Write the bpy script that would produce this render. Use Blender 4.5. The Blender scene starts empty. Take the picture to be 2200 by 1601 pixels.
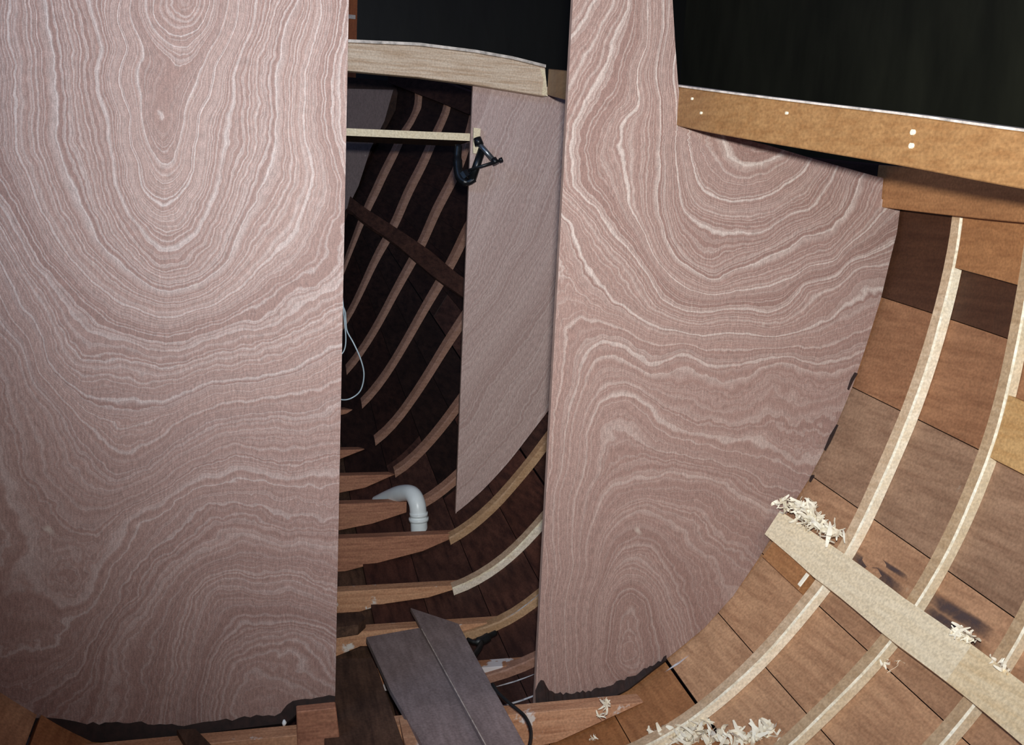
import bpy, bmesh, math, random
import numpy as np
from mathutils import Vector

random.seed(7)
S = bpy.context.scene
COL = S.collection

# ------------------------------------------------------------------ camera, world, lights, exposure
# y runs along the boat's axis towards the bow, x to starboard, z up; the camera stands at x = y = 0
FPX = 2000.0
PSI, PIT, RHO = math.radians(15.3), math.radians(9.0), math.radians(2.73)
CAM = np.array([0.0, 0.0, 1.25])
FW = np.array([math.sin(PSI)*math.cos(PIT), math.cos(PSI)*math.cos(PIT), -math.sin(PIT)])
R0 = np.array([math.cos(PSI), -math.sin(PSI), 0.0])
U0 = np.cross(R0, FW)
RT = math.cos(RHO)*R0 + math.sin(RHO)*U0
UP = math.cos(RHO)*U0 - math.sin(RHO)*R0
cam_d = bpy.data.cameras.new('camera')
cam_d.sensor_fit = 'HORIZONTAL'; cam_d.sensor_width = 36.0
cam_d.lens = 36.0*FPX/2200.0
cam_d.clip_start = 0.02; cam_d.clip_end = 60
cam = bpy.data.objects.new('camera', cam_d); COL.objects.link(cam)
from mathutils import Matrix
cam.matrix_world = Matrix([[RT[0], UP[0], -FW[0], CAM[0]], [RT[1], UP[1], -FW[1], CAM[1]],
                           [RT[2], UP[2], -FW[2], CAM[2]], [0, 0, 0, 1]])
S.camera = cam

W = bpy.data.worlds.new('world'); S.world = W; W.use_nodes = True
W.node_tree.nodes['Background'].inputs[0].default_value = (0.42, 0.39, 0.72, 1)
W.node_tree.nodes['Background'].inputs[1].default_value = 0.13

def spot(name, loc, aim, energy, color, cone, blend, radius):
    d = bpy.data.lights.new(name, 'SPOT'); d.energy = energy; d.color = color
    d.spot_size = math.radians(cone); d.spot_blend = blend; d.shadow_soft_size = radius
    o = bpy.data.objects.new(name, d); COL.objects.link(o); o.location = loc
    o.rotation_euler = (Vector(aim) - Vector(loc)).to_track_quat('-Z', 'Y').to_euler()
    return o
spot('flash_lamp', (0.018, 0.02, 1.365), (1.00, 2.02, 1.78), 265, (0.92, 0.945, 0.93), 124, 1.0, 0.03)

# added blue fill light high on the port side, no real opening there
_d = bpy.data.lights.new('port_fill', 'AREA'); _d.shape = 'RECTANGLE'; _d.size = 1.6; _d.size_y = 1.0
_d.energy = 34; _d.color = (0.30, 0.58, 1.0)
_o = bpy.data.objects.new('port_fill', _d); COL.objects.link(_o); _o.location = (-2.3, 0.4, 2.9)
_o.rotation_euler = (Vector((-0.35, 2.0, 1.6))-Vector(_o.location)).to_track_quat('-Z', 'Y').to_euler()

S.view_settings.view_transform = 'Standard'
S.view_settings.look = 'None'
S.view_settings.exposure = 0.0
S.view_settings.gamma = 1.0
S.view_settings.use_curve_mapping = False

# ------------------------------------------------------------------ pixel -> world helpers
def ray(px, py): return FW + RT*(px-1100.0)/FPX - UP*(py-800.5)/FPX
def at(px, py, y):
    d = ray(px, py); return CAM + d*(y/d[1])
def atz(px, py, z):
    d = ray(px, py); return CAM + d*((z-CAM[2])/d[2])
def proj(P):
    q = np.asarray(P, float) - CAM; d = q@FW
    return 1100+FPX*(q@RT)/d, 800.5-FPX*(q@UP)/d

# ------------------------------------------------------------------ smooth 2-D interpolation
class TPS:
    def __init__(self, X, v, lam, sc=(1, 1)):
        self.sc = np.array(sc, float); self.X = np.asarray(X, float)*self.sc
        n = len(self.X); K = self.k(self.X); Q = np.c_[np.ones(n), self.X]
        A = np.block([[K+lam*np.eye(n), Q], [Q.T, np.zeros((3, 3))]])
        self.w = np.linalg.solve(A, np.r_[np.asarray(v, float), 0, 0, 0])
    def k(self, q):
        d = np.linalg.norm(q[:, None]-self.X[None], axis=-1)
        return np.where(d > 0, d*d*np.log(d+1e-12), 0)
    def __call__(self, a, b):
        q = np.stack([np.ravel(a), np.ravel(b)], -1)*self.sc
        return self.k(q)@self.w[:-3] + self.w[-3] + q@self.w[-2:]

# the hull: radius about a line above the keel, measured at (angle below horizontal, distance forward)
HULL = np.array([[-0.04,2.0,1.245],[0.15,2.0,1.242],[0.339,2.0,1.231],[0.545,2.0,1.249],[0.733,2.0,1.271],[0.98,2.0,1.32],[1.147,2.0,1.32],[-0.031,1.79,1.274],[0.084,1.79,1.259],[0.172,1.79,1.253],[0.259,1.79,1.251],[0.345,1.79,1.26],[0.41,1.79,1.254],[0.493,1.79,1.262],[0.551,1.79,1.284],[0.629,1.79,1.302],[0.693,1.79,1.299],[0.758,1.79,1.301],[0.809,1.79,1.31],[0.868,1.79,1.317],[0.932,1.79,1.321],[0.978,1.79,1.321],[1.044,1.79,1.328],[1.1,1.79,1.327],[0.045,1.545,1.228],[0.139,1.545,1.233],[0.208,1.545,1.248],[0.284,1.545,1.256],[0.348,1.545,1.262],[0.413,1.545,1.268],[0.457,1.545,1.275],[0.514,1.545,1.276],[0.569,1.545,1.283],[0.616,1.545,1.288],[0.687,1.545,1.291],[0.735,1.545,1.29],[0.782,1.545,1.291],[0.831,1.545,1.284],[0.879,1.545,1.287],[0.924,1.545,1.296],[0.53,1.3,1.265],[0.6,1.3,1.272],[0.677,1.3,1.277],[0.728,1.3,1.275],[0.756,1.3,1.274],[0.77,3.13,1.099],[0.88,3.13,1.137],[1.044,3.13,1.2],[1.154,3.13,1.245],[1.255,3.13,1.294],[1.138,2.525,1.329],[1.236,2.525,1.372],[1.048,2.77,1.251],[1.172,2.77,1.317],[1.304,2.77,1.357],[0.891,3.015,1.123],[1.062,3.015,1.2],[1.174,3.015,1.262],[1.281,3.015,1.307],[1.21,3.26,1.212],[1.305,3.26,1.265],[1.09,3.505,1.05],[1.242,3.505,1.151],[1.357,3.505,1.237],[0.885,3.75,0.856],[1.034,3.75,0.91],[1.25,3.75,1.052],[1.346,3.75,1.145],[1.431,3.75,1.216],[0.496,3.995,0.682],[0.722,3.995,0.714],[0.862,3.995,0.746],[1.242,3.995,0.94],[1.377,3.995,1.054],[1.434,3.995,1.127],[0.185,4.24,0.601],[0.752,4.24,0.618],[0.919,4.24,0.656],[1.269,4.24,0.843],[1.39,4.24,0.938],[1.463,4.24,1.039],[-0.345,4.485,0.648],[-0.147,4.485,0.555],[0.046,4.485,0.508],[0.789,4.485,0.512],[0.977,4.485,0.564],[1.401,4.485,0.832],[-0.461,4.73,0.548],[-0.149,4.73,0.422],[0.092,4.73,0.387],[0.88,4.73,0.402],[1.089,4.73,0.458],[1.329,4.73,0.589],[1.571,1.0,1.15],[1.571,1.5,1.21],[1.571,2.0,1.27],[1.571,2.5,1.32],[1.571,3.0,1.32],[1.571,3.5,1.28],[1.571,4.0,1.18],[1.571,4.5,1.0],[1.571,4.9,0.798],[-0.06,1.0,1.162],[-0.062,0.6,1.092],[-0.07,1.3,1.193],[0.098,1.3,1.191],[0.071,1.0,1.133],[-0.119,2.0,1.259],[-0.085,1.545,1.234],[-0.117,3.0,1.118],[-0.179,3.5,0.955],[-0.342,4.0,0.775]])
XC = 0.27
def zc(y): return 1.3+0.12*(y-2.0)
hull_tps = TPS(HULL[:, :2], HULL[:, 2], 0.03, (1, 0.6))
_T = np.radians(np.linspace(-40, 90, 66)); _Y = np.linspace(0.3, 5.4, 86)
_TT, _YY = np.meshgrid(_T, _Y, indexing='ij')
_G = hull_tps(_TT, _YY).reshape(_TT.shape)
def hull_r(t, y):
    a = (t-_T[0])/(_T[1]-_T[0]); b = (y-_Y[0])/(_Y[1]-_Y[0])
    i = int(min(max(a, 0), len(_T)-2)); j = int(min(max(b, 0), len(_Y)-2)); a -= i; b -= j
    return ((_G[i, j]*(1-a)+_G[i+1, j]*a)*(1-b) + (_G[i, j+1]*(1-a)+_G[i+1, j+1]*a)*b)
def hp(t, y, off=0.0, side=1):
    r = hull_r(t, y)-off
    return np.array([XC+side*r*math.cos(t), y, zc(y)-r*math.sin(t)])
def hull_x(z, y, off=0.0):                       # half section: x of the inner skin at height z
    lo, hi = math.radians(-40), math.radians(90)
    for _ in range(40):
        m = (lo+hi)/2
        if hp(m, y, off)[2] > z: lo = m
        else: hi = m
    return hp(lo, y, off)[0]
def hit(px, py, off):                            # where a sight line meets the hull
    d = ray(px, py); prev = None
    for y in np.linspace(0.8, 5.0, 400):
        p = CAM+d*(y/d[1]); dx, dz = p[0]-XC, p[2]-zc(y)
        g = math.hypot(dx, dz)-(hull_r(math.atan2(-dz, dx), y)-off)
        if prev is not None and prev <= 0 < g: return p
        prev = g
    return p
def theta(p): return math.atan2(-(p[2]-zc(p[1])), p[0]-XC)
def th_at(z, y, off=0.05):                       # angle at which the skin (less off) passes height z
    lo, hi = math.radians(-40), math.radians(90)
    for _ in range(40):
        m = (lo+hi)/2
        if hp(m, y, off)[2] > z: lo = m
        else: hi = m
    return lo
def shelf_z(y): return 1.335+0.09*(y-2)+0.04*(y-2)**2      # underside of the sheer clamp

# ------------------------------------------------------------------ materials
def new_mat(name):
    m = bpy.data.materials.new(name); m.use_nodes = True
    nt = m.node_tree; b = nt.nodes['Principled BSDF']
    return m, nt, b
def N(nt, t, **kw):
    n = nt.nodes.new(t)
    for k, v in kw.items(): setattr(n, k, v)
    return n
def noise(nt, vec, scale, detail=3, rough=0.55, dims='3D'):
    n = N(nt, 'ShaderNodeTexNoise'); n.noise_dimensions = dims
    n.inputs['Scale'].default_value = scale; n.inputs['Detail'].default_value = detail
    n.inputs['Roughness'].default_value = rough
    if vec is not None: nt.links.new(vec, n.inputs['W' if dims == '1D' else 'Vector'])
    return n.outputs['Fac']
def math_n(nt, op, a, b=None, c=None):
    n = N(nt, 'ShaderNodeMath', operation=op)
    for i, v in enumerate((a, b, c)):
        if v is None: continue
        if isinstance(v, (int, float)): n.inputs[i].default_value = v
        else: nt.links.new(v, n.inputs[i])
    return n.outputs[0]
def ramp(nt, fac, stops):
    n = N(nt, 'ShaderNodeValToRGB'); e = n.color_ramp.elements
    while len(e) < len(stops): e.new(0.5)
    for el, (p, c) in zip(e, stops):
        el.position = p; el.color = (c[0], c[1], c[2], 1)
    nt.links.new(fac, n.inputs[0]); return n.outputs['Color']
def mix(nt, fac, a, b, mode='MIX'):
    n = N(nt, 'ShaderNodeMix', data_type='RGBA', blend_type=mode)
    for i, v in ((0, fac), (6, a), (7, b)):
        if isinstance(v, (int, float)): n.inputs[i].default_value = v
        elif isinstance(v, tuple): n.inputs[i].default_value = (v[0], v[1], v[2], 1)
        else: nt.links.new(v, n.inputs[i])
    return n.outputs[2]
def mapped(nt, scale, coord='Object'):
    tc = N(nt, 'ShaderNodeTexCoord'); mp = N(nt, 'ShaderNodeMapping')
    mp.inputs['Scale'].default_value = scale
    nt.links.new(tc.outputs[coord], mp.inputs['Vector']); return mp.outputs[0]
def bump(nt, b, h, strength, dist=0.002):
    n = N(nt, 'ShaderNodeBump'); n.inputs['Strength'].default_value = strength
    n.inputs['Distance'].default_value = dist
    nt.links.new(h, n.inputs['Height']); nt.links.new(n.outputs[0], b.inputs['Normal'])

def wood(name, light, dark, stretch=(9, 0.9, 9), rough=0.6, mottle=0.35, tinted=False, spots=None):
    m, nt, b = new_mat(name)
    v = mapped(nt, stretch)
    g = noise(nt, v, 6.0, 5, 0.6)
    c = ramp(nt, g, [(0.33, dark), (0.62, light)])
    p = noise(nt, mapped(nt, (1, 1, 1)), 5.0, 4, 0.6)
    c = mix(nt, ramp(nt, p, [(0.35, (mottle,)*3), (0.6, (0, 0, 0))]), c, tuple(x*0.62 for x in dark))
    f = noise(nt, mapped(nt, (1, 1, 1)), 170.0, 2, 0.5)
    c = mix(nt, 1.0, c, ramp(nt, f, [(0.3, (0.78,)*3), (0.7, (1.12,)*3)]), 'MULTIPLY')
    if spots:
        q = noise(nt, mapped(nt, (3, 3, 3)), spots[1], 5, 0.65)
        c = mix(nt, ramp(nt, q, [(spots[2], (0, 0, 0)), (spots[2]+0.05, (0.85,)*3)]), c, spots[0])
    if tinted:
        oi = N(nt, 'ShaderNodeObjectInfo')
        c = mix(nt, 1.0, c, oi.outputs['Color'], 'MULTIPLY')
    nt.links.new(c, b.inputs['Base Color'])
    b.inputs['Roughness'].default_value = rough
    b.inputs['Specular IOR Level'].default_value = 0.25
    bump(nt, b, g, 0.25)
    return m

def plywood(name, base, light, dark, line=1.0, scale=1.0, ring=0.5, band=0.45, fade=(-0.55, 0.25)):
    """rotary-cut veneer: growth-ring level comes from the mesh attribute 'grain'"""
    m, nt, b = new_mat(name)
    at_ = N(nt, 'ShaderNodeAttribute'); at_.attribute_name = 'grain'
    gr = at_.outputs['Fac']
    pos = mapped(nt, (1, 1, 1))
    w1 = noise(nt, pos, 6.0, 2, 0.5); w2 = noise(nt, pos, 38.0, 2, 0.5)
    f = math_n(nt, 'ADD', gr, math_n(nt, 'MULTIPLY', math_n(nt, 'SUBTRACT', w1, 0.5), 60*scale))
    f = math_n(nt, 'ADD', f, math_n(nt, 'MULTIPLY', math_n(nt, 'SUBTRACT', w2, 0.5), 15*scale))
    big = noise(nt, math_n(nt, 'MULTIPLY', f, 0.012/scale), 1.0, 1, 0.5, '1D')
    med = noise(nt, math_n(nt, 'MULTIPLY', f, 0.050/scale), 1.0, 2, 0.6, '1D')
    fine = noise(nt, math_n(nt, 'MULTIPLY', f, 0.15/scale), 1.0, 3, 0.65, '1D')
    mid_ = tuple((a+b)/2 for a, b in zip(base, dark))
    c = ramp(nt, big, [(0.32, mid_), (0.60, base)])
    reg = noise(nt, pos, 3.2, 3, 0.55)                                   # streaks come and go
    sx = N(nt, 'ShaderNodeSeparateXYZ'); nt.links.new(pos, sx.inputs[0])
    mr = N(nt, 'ShaderNodeMapRange', interpolation_type='SMOOTHSTEP'); nt.links.new(sx.outputs['Z'], mr.inputs[0])
    for k_, v_ in zip((1, 2, 3, 4), (fade[0], fade[1], 0.30, 1.0)): mr.inputs[k_].default_value = v_
    fig = mr.outputs[0]                                                  # the figure grows fainter along the sheet
    s1 = ramp(nt, med, [(0.52, (0, 0, 0)), (0.75, (1, 1, 1))])
    s2 = ramp(nt, fine, [(0.48, (0, 0, 0)), (0.74, (1, 1, 1))])
    k1 = math_n(nt, 'MULTIPLY', s1, math_n(nt, 'MULTIPLY', ramp(nt, reg, [(0.36, (0.15,)*3), (0.62, (1, 1, 1))]), band))
    k1 = math_n(nt, 'MULTIPLY', k1, fig)
    k2 = math_n(nt, 'MULTIPLY', s2, math_n(nt, 'MULTIPLY', ramp(nt, reg, [(0.35, (1, 1, 1)), (0.65, (0.5,)*3)]), 0.66*line))
    k2 = math_n(nt, 'MULTIPLY', k2, math_n(nt, 'ADD', math_n(nt, 'MULTIPLY', fig, 0.6), 0.4))
    c = mix(nt, k1, c, light); c = mix(nt, k2, c, light)
    # narrow pale rings at traced levels
    pp = math_n(nt, 'PINGPONG', f, 50.0)
    wl = math_n(nt, 'MULTIPLY', noise(nt, pos, 7.0, 2, 0.6), 11.0)
    ln = ramp(nt, math_n(nt, 'MULTIPLY', math_n(nt, 'SUBTRACT', math_n(nt, 'SUBTRACT', wl, 0.5), pp), 0.28), [(0.0, (0, 0, 0)), (1.0, (1, 1, 1))])
    c = mix(nt, math_n(nt, 'MULTIPLY', math_n(nt, 'MULTIPLY', ln, ring), fig), c, light)
    dl = ramp(nt, fine, [(0.28, (1, 1, 1)), (0.45, (0, 0, 0))])
    c = mix(nt, math_n(nt, 'MULTIPLY', dl, 0.40*line), c, dark)
    # pores, and a few scuffs and knots
    po = noise(nt, mapped(nt, (260, 260, 60)), 1.0, 2, 0.5)
    c = mix(nt, 1.0, c, ramp(nt, po, [(0.3, (0.80,)*3), (0.7, (1.14,)*3)]), 'MULTIPLY')
    fl = noise(nt, pos, 420.0, 1, 0.5)
    c = mix(nt, 1.0, c, ramp(nt, fl, [(0.3, (0.82,)*3), (0.7, (1.14,)*3)]), 'MULTIPLY')
    sc = noise(nt, mapped(nt, (1, 1, 0.75)), 21.0, 2, 0.5)
    c = mix(nt, ramp(nt, sc, [(0.75, (0, 0, 0)), (0.83, (0.5,)*3)]), c, (0.62, 0.55, 0.47))
    nt.links.new(c, b.inputs['Base Color'])
    b.inputs['Roughness'].default_value = 0.55
    b.inputs['Specular IOR Level'].default_value = 0.3
    bump(nt, b, med, 0.05)
    return m

def plain(name, col, rough=0.5, metal=0.0, var=0.2, scale=30.0):
    m, nt, b = new_mat(name)
    n = noise(nt, mapped(nt, (1, 1, 1)), scale, 4, 0.6)
    c = ramp(nt, n, [(0.3, tuple(x*(1-var) for x in col)), (0.7, tuple(min(1, x*(1+var)) for x in col))])
    nt.links.new(c, b.inputs['Base Color'])
    b.inputs['Roughness'].default_value = rough; b.inputs['Metallic'].default_value = metal
    return m

M = {}
M['ply_left'] = plywood('lauan_plywood_cathedral', (0.335, 0.212, 0.182), (0.68, 0.60, 0.57), (0.235, 0.13, 0.11), 0.95, 1.0, 0.4, 0.36)
M['ply_right'] = plywood('lauan_plywood_swirl', (0.328, 0.208, 0.176), (0.69, 0.59, 0.53), (0.24, 0.135, 0.112), 0.72, 1.0, 0.55, 0.50)
M['ply_mid'] = plywood('lauan_plywood_straight', (0.47, 0.33, 0.30), (0.70, 0.58, 0.54), (0.36, 0.23, 0.205), 0.8, 0.8, 0.08, 0.15, (-3, -2))
M['ply_edge'] = plain('plywood_edge', (0.42, 0.26, 0.20), 0.7)
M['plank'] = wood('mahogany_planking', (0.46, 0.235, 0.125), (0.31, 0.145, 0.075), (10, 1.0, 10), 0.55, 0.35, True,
                  ((0.42, 0.25, 0.15), 7.0, 0.70))
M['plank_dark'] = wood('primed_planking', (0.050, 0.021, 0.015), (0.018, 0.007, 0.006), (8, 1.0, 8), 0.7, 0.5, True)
M['rib'] = wood('steamed_ash_rib', (0.58, 0.43, 0.29), (0.45, 0.31, 0.19), (3, 3, 14), 0.55, 0.12, True)
M['rib_edge'] = wood('lit_rib_edge', (0.86, 0.78, 0.62), (0.70, 0.58, 0.40), (3, 3, 9), 0.5, 0.1)  # highlight along the rib's chamfer put into the colour
M['rib_side'] = wood('lit_rib_side', (0.82, 0.73, 0.58), (0.72, 0.61, 0.45), (3, 9, 9), 0.55, 0.10, True)  # aft face coloured paler, as the lamp would light it
M['pine'] = wood('pale_pine', (0.83, 0.69, 0.48), (0.77, 0.62, 0.41), (14, 1.5, 14), 0.5, 0.0)
M['block_gold'] = wood('golden_block_timber', (0.60, 0.36, 0.15), (0.50, 0.27, 0.10), (14, 1.2, 14), 0.5, 0.1)
M['pine_gold'] = wood('golden_pine', (0.80, 0.63, 0.40), (0.70, 0.51, 0.29), (14, 1.5, 14), 0.5, 0.04)
M['carlin'] = wood('orange_carlin_timber', (0.335, 0.175, 0.070), (0.265, 0.125, 0.046), (14, 1.2, 14), 0.45, 0.08)
M['carlin_dark'] = wood('brown_carlin_timber', (0.36, 0.165, 0.07), (0.25, 0.105, 0.04), (14, 1.2, 14), 0.5, 0.2)
M['beam'] = wood('pale_deck_beam_timber', (0.72, 0.56, 0.42), (0.50, 0.33, 0.21), (1.2, 14, 22), 0.5, 0.15)
M['shelf'] = wood('sheer_clamp_timber', (0.42, 0.195, 0.08), (0.33, 0.145, 0.058), (14, 1.2, 14), 0.5, 0.15)
M['floor_timber'] = wood('oak_floor_timber', (0.50, 0.235, 0.14), (0.31, 0.13, 0.08), (1.2, 12, 16), 0.6, 0.45)
M['floor_pale'] = wood('pale_floor_timber', (0.66, 0.36, 0.21), (0.46, 0.22, 0.12), (1.2, 12, 16), 0.6, 0.3,
                       spots=((0.74, 0.70, 0.66), 5.0, 0.62))
M['floor_paint'] = wood('floor_timber_with_spilt_paint', (0.52, 0.25, 0.13), (0.32, 0.13, 0.07), (1.2, 12, 16), 0.6, 0.4,
                        spots=((0.68, 0.65, 0.66), 6.0, 0.50))
M['grey_board'] = wood('weathered_board', (0.38, 0.295, 0.285), (0.27, 0.205, 0.195), (12, 1.5, 12), 0.65, 0.5)
M['dark_board'] = wood('dark_stained_board', (0.13, 0.07, 0.045), (0.05, 0.026, 0.018), (10, 1.2, 10), 0.7, 0.6)
M['stringer_dark'] = wood('dark_stringer', (0.11, 0.045, 0.028), (0.05, 0.02, 0.014), (10, 1.2, 10), 0.7, 0.4)
M['sealant'] = plain('dark_bedding_compound', (0.020, 0.008, 0.006), 0.85, 0, 0.5, 60)
M['black_metal'] = plain('black_iron', (0.018, 0.019, 0.022), 0.35, 0.6, 0.4)
M['steel'] = plain('worn_steel', (0.20, 0.22, 0.25), 0.35, 0.8, 0.3)
M['pvc'] = plain('white_pvc', (0.84, 0.90, 0.92), 0.35, 0, 0.05)
M['wire'] = plain('grey_blue_wire', (0.24, 0.30, 0.35), 0.4, 0.1, 0.1)
M['rubber'] = plain('black_rubber', (0.012, 0.012, 0.012), 0.5, 0, 0.3)
M['shaving'] = plain('pale_wood_shavings', (0.90, 0.82, 0.66), 0.6, 0, 0.08)
M['nail'] = plain('bright_nail_head', (0.88, 0.80, 0.62), 0.4, 0.0, 0.1)
M['strip'] = plain('pale_ply_edge', (0.56, 0.48, 0.42), 0.6, 0, 0.5, 45)
M['post'] = wood('orange_shed_post', (0.45, 0.13, 0.04), (0.3, 0.08, 0.03), (9, 9, 1), 0.6, 0.2)

def tarp_mat(g):
    m, nt, b = new_mat('dark_tarpaulin')
    n = noise(nt, mapped(nt, (2.5, 2.5, 0.8)), 2.0, 3, 0.5)
    c = ramp(nt, n, [(0.3, (0.012*g, 0.0115*g, 0.006*g)), (0.75, (0.022*g, 0.021*g, 0.011*g))])
    nt.links.new(c, b.inputs['Base Color']); b.inputs['Roughness'].default_value = 0.55
    bump(nt, b, n, 0.2, 0.02)
    return m
M['tarp'] = tarp_mat(0.6); M['tarp_right'] = tarp_mat(3.2)

# ------------------------------------------------------------------ object helpers
def tag(o, label=None, cat=None, group=None, kind=None):
    if label: o['label'] = label
    if cat: o['category'] = cat
    if group: o['group'] = group
    if kind: o['kind'] = kind
    return o
def obj(name, V, Fc, mats, parent=None, smooth=False, fm=None, loc=None, attr=None):
    """one mesh object; V in world coordinates"""
    V = np.asarray(V, float)
    c = V.mean(0) if loc is None else np.asarray(loc, float)
    me = bpy.data.meshes.new(name); me.from_pydata([tuple(v) for v in (V-c)], [], [tuple(f) for f in Fc])
    for m in (mats if isinstance(mats, (list, tuple)) else [mats]): me.materials.append(m)
    if fm is not None:
        for p, k in zip(me.polygons, fm): p.material_index = k
    if attr is not None:
        a = me.attributes.new('grain', 'FLOAT', 'POINT'); a.data.foreach_set('value', np.asarray(attr, np.float32))
    bm = bmesh.new(); bm.from_mesh(me); bmesh.ops.recalc_face_normals(bm, faces=bm.faces); bm.to_mesh(me); bm.free()
    if smooth:
        for p in me.polygons: p.use_smooth = True
    o = bpy.data.objects.new(name, me); COL.objects.link(o)
    if parent is not None:
        o.parent = parent; c = c-np.array(parent.location)
    o.location = tuple(c)
    return o
def empty(name, loc):
    o = bpy.data.objects.new(name, None); COL.objects.link(o); o.location = tuple(loc); o.empty_display_size = 0.05
    return o
class MB:
    def __init__(s): s.V = []; s.F = []; s.M = []
    def add(s, V, F, m=0):
        n = len(s.V); s.V += [tuple(v) for v in V]; s.F += [tuple(i+n for i in f) for f in F]; s.M += [m]*len(F)
        return s
    def build(s, name, mats, parent=None, smooth=False): return obj(name, s.V, s.F, mats, parent, smooth, s.M)
def loft(rings, closed=True, caps=True):
    """sweep: every ring the same number of points"""
    n = len(rings[0]); V = [p for r in rings for p in r]; F = []
    for i in range(len(rings)-1):
        for j in range(n if closed else n-1):
            k = (j+1) % n
            F.append((i*n+j, i*n+k, (i+1)*n+k, (i+1)*n+j))
    if caps: F.append(tuple(range(n))[::-1]); F.append(tuple((len(rings)-1)*n+j for j in range(n)))
    return V, F
def tube(pts, r, sides=8, caps=True):
    P = [np.asarray(p, float) for p in pts]; rings = []; up = np.array([0.3, 0.2, 1.0])
    for i, p in enumerate(P):
        t = P[min(i+1, len(P)-1)]-P[max(i-1, 0)]; t /= np.linalg.norm(t)
        a = np.cross(t, up); a /= np.linalg.norm(a); b = np.cross(a, t)
        up = b
        rr = r[i] if isinstance(r, (list, tuple)) else r
        rings.append([p+rr*(math.cos(q)*a+math.sin(q)*b) for q in np.linspace(0, 2*math.pi, sides, endpoint=False)])
    return loft(rings, True, caps)
def smooth_path(pts, n=8):
    P = [np.asarray(p, float) for p in pts]; P = [2*P[0]-P[1]]+P+[2*P[-1]-P[-2]]; out = []
    for i in range(1, len(P)-2):
        for t in np.linspace(0, 1, n, endpoint=False):
            a, b, c, d = P[i-1:i+3]
            out.append(0.5*((2*b)+(-a+c)*t+(2*a-5*b+4*c-d)*t*t+(-a+3*b-3*c+d)*t**3))
    out.append(P[-2]); return out
def extrude(poly, vec):
    """planar polygon of world points pushed along vec"""
    P = [np.asarray(p, float) for p in poly]; v = np.asarray(vec, float); n = len(P)
    V = P+[p+v for p in P]
    F = [tuple(range(n)), tuple(range(2*n-1, n-1, -1))]+[(i, (i+1) % n, n+(i+1) % n, n+i) for i in range(n)]
    return V, F
def board(a, b, width_dir, w, th_dir, t):
    """straight board from a to b"""
    a, b = np.asarray(a, float), np.asarray(b, float); wd = np.asarray(width_dir, float)*w; td = np.asarray(th_dir, float)*t
    return loft([[a, a+wd, a+wd+td, a+td], [b, b+wd, b+wd+td, b+td]])
def bevel(o, w=0.002, seg=1):
    m = o.modifiers.new('bevel', 'BEVEL'); m.width = w; m.segments = seg; m.limit_method = 'ANGLE'; m.angle_limit = math.radians(40)
    return o

# ------------------------------------------------------------------ the shed: dark sheeting round the boat
def slab(name, lo, hi, mat):
    lo, hi = np.array(lo, float), np.array(hi, float)
    V = [(x, y, z) for x in (lo[0], hi[0]) for y in (lo[1], hi[1]) for z in (lo[2], hi[2])]
    F = [(0, 1, 3, 2), (4, 6, 7, 5), (0, 4, 5, 1), (2, 3, 7, 6), (0, 2, 6, 4), (1, 5, 7, 3)]
    return tag(obj(name, V, F, mat), kind='structure')
slab('floor', (-3.2, -2.5, -0.62), (3.5, 7.6, -0.55), M['dark_board'])
slab('wall_back', (-3.2, 7.5, -0.55), (3.5, 7.6, 4.0), M['tarp'])
slab('wall_right', (3.4, -2.5, -0.55), (3.5, 7.5, 4.0), M['tarp_right'])

# ------------------------------------------------------------------ hull planking
hull = tag(empty('boat_hull', (XC, 2.0, 0.0)), 'wooden boat hull of brown fore-and-aft planks curving round the ribs', 'hull')
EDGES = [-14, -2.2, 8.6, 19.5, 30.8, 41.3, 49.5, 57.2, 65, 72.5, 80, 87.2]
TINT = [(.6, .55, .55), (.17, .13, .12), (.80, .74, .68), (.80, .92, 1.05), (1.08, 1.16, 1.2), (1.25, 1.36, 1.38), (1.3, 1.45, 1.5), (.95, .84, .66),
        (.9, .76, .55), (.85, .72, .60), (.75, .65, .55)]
TINT2 = [(1, 1, 1), (1.1, .95, .9), (.9, .95, 1), (1.0, .9, .9), (1.08, 1.02, 1.0), (.9, .9, .9), (1.05, 1.05, 1.1)]
def plank(t0, t1, y0, y1, side, mat, off, ny):
    rings = []
    for y in np.linspace(y0, y1, ny):
        ts = np.linspace(t0 if t0 > -0.2 else min(th_at(shelf_z(y)+0.10, y, 0.0), t1-0.02), t1, 5)
        rings.append([hp(t, y, off, side) for t in ts]+[hp(t, y, off-0.022, side) for t in ts[::-1]])
    V, F = loft(rings)
    return obj('plank', V, F, mat, hull)
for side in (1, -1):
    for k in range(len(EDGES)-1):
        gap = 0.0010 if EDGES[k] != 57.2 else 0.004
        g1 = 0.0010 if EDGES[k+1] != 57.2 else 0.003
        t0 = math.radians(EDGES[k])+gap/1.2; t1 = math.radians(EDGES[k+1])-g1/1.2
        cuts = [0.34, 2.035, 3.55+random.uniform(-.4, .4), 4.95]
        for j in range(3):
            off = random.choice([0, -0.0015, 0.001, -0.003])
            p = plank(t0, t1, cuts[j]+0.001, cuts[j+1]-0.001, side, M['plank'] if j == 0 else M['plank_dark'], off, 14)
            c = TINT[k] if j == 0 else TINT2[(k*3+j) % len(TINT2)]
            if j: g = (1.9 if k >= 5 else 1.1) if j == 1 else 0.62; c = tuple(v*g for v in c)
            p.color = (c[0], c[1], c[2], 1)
# keel along the bottom of the hull
rings = []
for y in np.linspace(0.34, 4.95, 24):
    z = zc(y)-hull_r(math.radians(88), y)
    rings.append([(XC-.075, y, z-.02), (XC+.075, y, z-.02), (XC+.05, y, z-.30), (XC-.05, y, z-.30)])
V, F = loft(rings); obj('keel', V, F, M['dark_board'], hull)
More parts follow.
